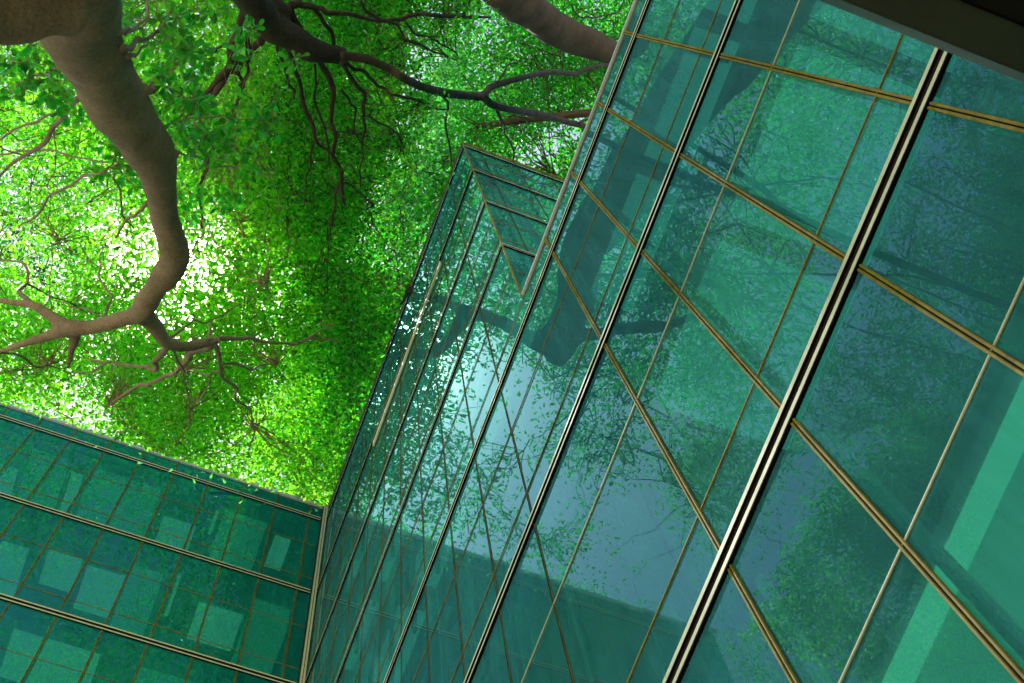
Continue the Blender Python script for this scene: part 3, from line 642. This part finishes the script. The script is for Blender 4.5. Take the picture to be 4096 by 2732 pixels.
for root, C, nodes, mt, per, L0 in ((t1, C1, nodes1, 'leaf', 21, .033), (t2, C2, nodes2, 'leafm', 25, .031)):
    root_tw = grow_twigs(nodes, C[::2], .0034, cap=1.4); bad = sil(root_tw[:, :, :3].reshape(-1, 3), .0).reshape(-1, 4).any(1)
    link('twigs', twig_mesh('twigs', root_tw[~bad]), M['bark' if root is t1 else 'bark2'], root)['kind'] = 'stuff'
    B = around(C, per, .095); n = len(B); Ls = L0 * rng.uniform(.45, 1.6, n) * (B[:, 2] / 10)
    link('crown', leaves_mesh('crown', B, Ls, Ls * rng.uniform(.42, .6, n), reject=silr), M[mt], root)
# near leaf sprays with large spoon shaped leaves round the trunk
sp = []
for k, pts, z0, z1, cnt in ((1, [(840, 120), (1200, 60), (1290, 190), (1500, 60), (1180, 200), (1600, 120)], 6.2, 7.4, 44), (1, [(60, 400), (220, 330), (300, 520), (150, 560), (80, 640), (400, 560), (520, 620)], 6.3, 7.2, 52),
        (1, [(400, 690), (470, 760), (330, 660), (540, 700)], 6.6, 7.1, 26), (1, [(1000, 330), (1150, 400), (1250, 350), (1220, 460), (1330, 480), (1400, 380), (1100, 520)], 6.2, 7.2, 50),
        (1, [(1100, 650), (1240, 600), (1200, 720), (1330, 690), (1420, 730), (1080, 840), (1180, 880), (1300, 900), (1390, 880)], 6.4, 7.4, 70),
        (1, [(1660, 720), (1760, 760), (1820, 800), (1900, 850), (1600, 850), (1540, 920), (1700, 880)], 7.0, 7.4, 44), (1, [(1420, 970), (1550, 1010), (1350, 1030), (1650, 1050), (1500, 1090), (1700, 1180)], 7.0, 7.8, 40),
        (1, [(860, 1100), (900, 1160), (830, 1060), (900, 1240), (780, 990)], 7.0, 7.4, 26), (1, [(1250, 1280), (1310, 1400), (1390, 1300), (1580, 1420), (1500, 1380), (1280, 1500)], 7.3, 8, 34), (1, [(720, 1250), (700, 1180), (120, 300), (20, 480)], 7, 7.6, 14),
        (1, [(1640, 400), (1650, 330), (1700, 350), (1720, 180), (1620, 200), (2000, 400), (2090, 390)], 7.4, 8.4, 22)):
    for _ in range(int(cnt * .62)):
        x, y = pts[rng.integers(len(pts))]; x += rng.normal(0, 38); y += rng.normal(0, 38); sp.append(direct(x * .3335, y * .3335, rng.uniform(z0, z1)))
sp = np.array(sp); B = np.repeat(sp, 6, 0) + rng.normal(0, .008, (len(sp) * 6, 3)); n = len(B); Ls = .058 * rng.uniform(.65, 1.25, n)
link('leaf_spray', leaves_mesh('leaf_spray', B, Ls, Ls * rng.uniform(.36, .5, n), 'spoon', tilt=.6), M['leafn'], t1)
near_nodes = np.array([p for p in nodes1 if p[2] < 8.2]); link('twigs', twig_mesh('twigs', grow_twigs(near_nodes, sp, .0028, 6, cap=1.2)), M['bark'], t1)['kind'] = 'stuff'

# back canopy behind the roofs
def back(k):
    z = rng.uniform(40, 49, k); a = rng.uniform(-.47, .16, k); b = rng.uniform(.02, .22, k); P = np.stack([a * z, b * z, z], -1)
    nz = .55 * vnoise(P + 90, 2.8, 8) + .45 * vnoise(P + 90, 1.1, 9)
    keep = rng.random(k) < np.clip((nz - .32) * 3.4, .04, 1)
    keep &= (P[:, 1] > 1.9) | (a < -.2)
    c = P @ R.T; px = (2048 + F * c[:, 0] / c[:, 2]) / 1.742; py = (1366 + F * c[:, 1] / c[:, 2]) / 1.742
    for gx, gy, gr in ((1245, 360, 45), (1280, 330, 40), (1330, 240, 45), (1370, 20, 40), (590, 1060, 60), (640, 1090, 50), (765, 1110, 16), (1300, 300, 40), (1220, 390, 30), (700, 1140, 25)):
        q = ((px - gx) ** 2 + (py - gy) ** 2) / gr ** 2; keep &= rng.random(k) > .93 * np.exp(-q)
    return P[keep]
C3 = scatter(9000, back)
def behind_wing(k):
    z = rng.uniform(42.5, 50, k); a = rng.uniform(-.62, -.37, k); b = rng.uniform(-.36, .06, k); P = np.stack([a * z, b * z, z], -1)
    return P[rng.random(k) < np.clip((vnoise(P + 90, 2.8, 8) - .3) * 3, .04, 1)]
C3 = np.vstack([C3, scatter(2600, behind_wing)]); tw3 = grow_twigs(nodes3, C3[::2], .016, 18, cap=2.8); link('twigs', twig_mesh('twigs', tw3), M['bark2'], t3)['kind'] = 'stuff'
B = around(C3, 26, .40); n = len(B); Ls = .125 * rng.uniform(.6, 1.35, n); link('crown', leaves_mesh('crown', B, Ls, Ls * rng.uniform(.42, .6, n)), M['leaf2'], t3)

# high canopy mirrored in the glass
gaps4 = [(mirrored(x, y, 31), r) for x, y, r in ((1100, 900, 1.3), (1180, 960, 1.2), (1440, 1230, 1.6), (1560, 1320, 1.3), (1900, 1290, 2.0), (1960, 1400, 1.6), (1240, 1140, 1.0), (1020, 560, .6), (1390, 560, .9), (1290, 640, .5), (1390, 430, .5), (1050, 480, .8), (1480, 1130, .6), (1850, 1180, 1.0))]
def high(k):
    P = np.stack([rng.uniform(-13, 5, k), rng.uniform(-15, 3.4, k), rng.uniform(31, 37, k)], -1)
    nz = .55 * vnoise(P + 70, 2.2, 21) + .45 * vnoise(P + 70, .9, 22)
    keep = rng.random(k) < np.clip((nz - .40) * 4.0, .0, 1)
    for g, r in gaps4:
        vx = g[0] / 31 * P[:, 2]; vy = 2 * D - (2 * D - g[1]) / 31 * P[:, 2]
        q = ((P[:, 0] - vx) ** 2 + (P[:, 1] - vy) ** 2) / r ** 2; keep &= rng.random(k) > 1.0 * np.exp(-q * q)
    keep &= P[:, 1] < 2.0
    keep &= ~((P[:, 0] / P[:, 2] < -.355) & (P[:, 1] < 3))
    return P[keep]
def higher(k):
    P = np.stack([rng.uniform(-10.5, 4, k), rng.uniform(-11, 1, k), rng.uniform(48, 54, k)], -1)
    nz = .6 * vnoise(P + 70, 3.2, 31) + .4 * vnoise(P + 70, 1.3, 32)
    return P[rng.random(k) < np.clip((nz - .42) * 5.0, .0, 1)]
C4 = scatter(4300, high); C5 = scatter(1500, higher); tw4 = grow_twigs(nodes4, np.vstack([C4, C5[::2]]), .012, 18, cap=2.2); link('twigs', twig_mesh('twigs', tw4), M['bark2'], t4)['kind'] = 'stuff'
B = around(C4, 17, .30); n = len(B); Ls = .13 * rng.uniform(.6, 1.35, n); B5 = around(C5, 20, .5); L5 = .19 * rng.uniform(.6, 1.3, len(B5)); link('crown', leaves_mesh('crown', B5, L5, L5 * rng.uniform(.36, .5, len(B5)), 'spoon'), M['leaf2'], t4)
link('crown', leaves_mesh('crown', B, Ls, Ls * rng.uniform(.36, .5, n), 'spoon'), M['leaf3'], t4)

# ------------------------------------------------------------------ light
S = Vector((-.241, -.073, 1)).normalized()
w = bpy.data.worlds.new('World'); sc.world = w; w.use_nodes = True; nt = w.node_tree; nt.nodes.clear(); L = nt.links.new
out = N(nt, 'ShaderNodeOutputWorld'); bg = N(nt, 'ShaderNodeBackground'); bg.inputs[1].default_value = .12
sky = N(nt, 'ShaderNodeTexSky', sky_type='NISHITA'); sky.sun_disc = False; sky.sun_elevation = math.asin(S.z); sky.sun_rotation = math.atan2(S.x, S.y)
sky.dust_density = .5; sky.air_density = 1.0
# bright aureole of the hazy sky round the sun
tc = N(nt, 'ShaderNodeTexCoord'); dt = N(nt, 'ShaderNodeVectorMath', operation='DOT_PRODUCT'); dt.inputs[1].default_value = S
L(tc.outputs['Generated'], dt.inputs[0])
def lobe(p, s):
    mx = N(nt, 'ShaderNodeMath', operation='MAXIMUM'); mx.inputs[1].default_value = 0; L(dt.outputs['Value'], mx.inputs[0])
    a = N(nt, 'ShaderNodeMath', operation='POWER'); a.inputs[1].default_value = p; L(mx.outputs[0], a.inputs[0])
    b = N(nt, 'ShaderNodeMath', operation='MULTIPLY'); b.inputs[1].default_value = s; L(a.outputs[0], b.inputs[0]); return b
l1, l2, l3 = lobe(110, .35), lobe(2500, 50.0), lobe(500, 1.8); a0 = N(nt, 'ShaderNodeMath', operation='ADD'); L(l1.outputs[0], a0.inputs[0]); L(l3.outputs[0], a0.inputs[1])
ad = N(nt, 'ShaderNodeMath', operation='ADD'); L(a0.outputs[0], ad.inputs[0]); L(l2.outputs[0], ad.inputs[1])
bg2 = N(nt, 'ShaderNodeBackground'); bg2.inputs[0].default_value = (1, .92, .66, 1); L(ad.outputs[0], bg2.inputs[1]); L(sky.outputs[0], bg.inputs[0])
ash = N(nt, 'ShaderNodeAddShader'); L(bg.outputs[0], ash.inputs[0]); L(bg2.outputs[0], ash.inputs[1]); L(ash.outputs[0], out.inputs[0])
sun = bpy.data.lights.new('sun', 'SUN'); sun.energy = 5; sun.angle = math.radians(.5); sun.color = (1, .95, .86)
so = bpy.data.objects.new('sun', sun); COL.objects.link(so); so.rotation_euler = S.to_track_quat('Z', 'Y').to_euler(); so.location = (0, 0, 60)

sc.view_settings.view_transform = 'Standard'; sc.view_settings.look = 'None'; sc.view_settings.gamma = 1; sc.view_settings.use_curve_mapping = False
sc.view_settings.exposure = .9
cy = sc.cycles; cy.use_adaptive_sampling = True; cy.adaptive_threshold = .03;  cy.use_denoising = True; cy.max_bounces = 8; cy.diffuse_bounces = 3; cy.glossy_bounces = 4; cy.transparent_max_bounces = 12; cy.transmission_bounces = 4
cy.caustics_reflective = False; cy.caustics_refractive = False; cy.sample_clamp_indirect = 6
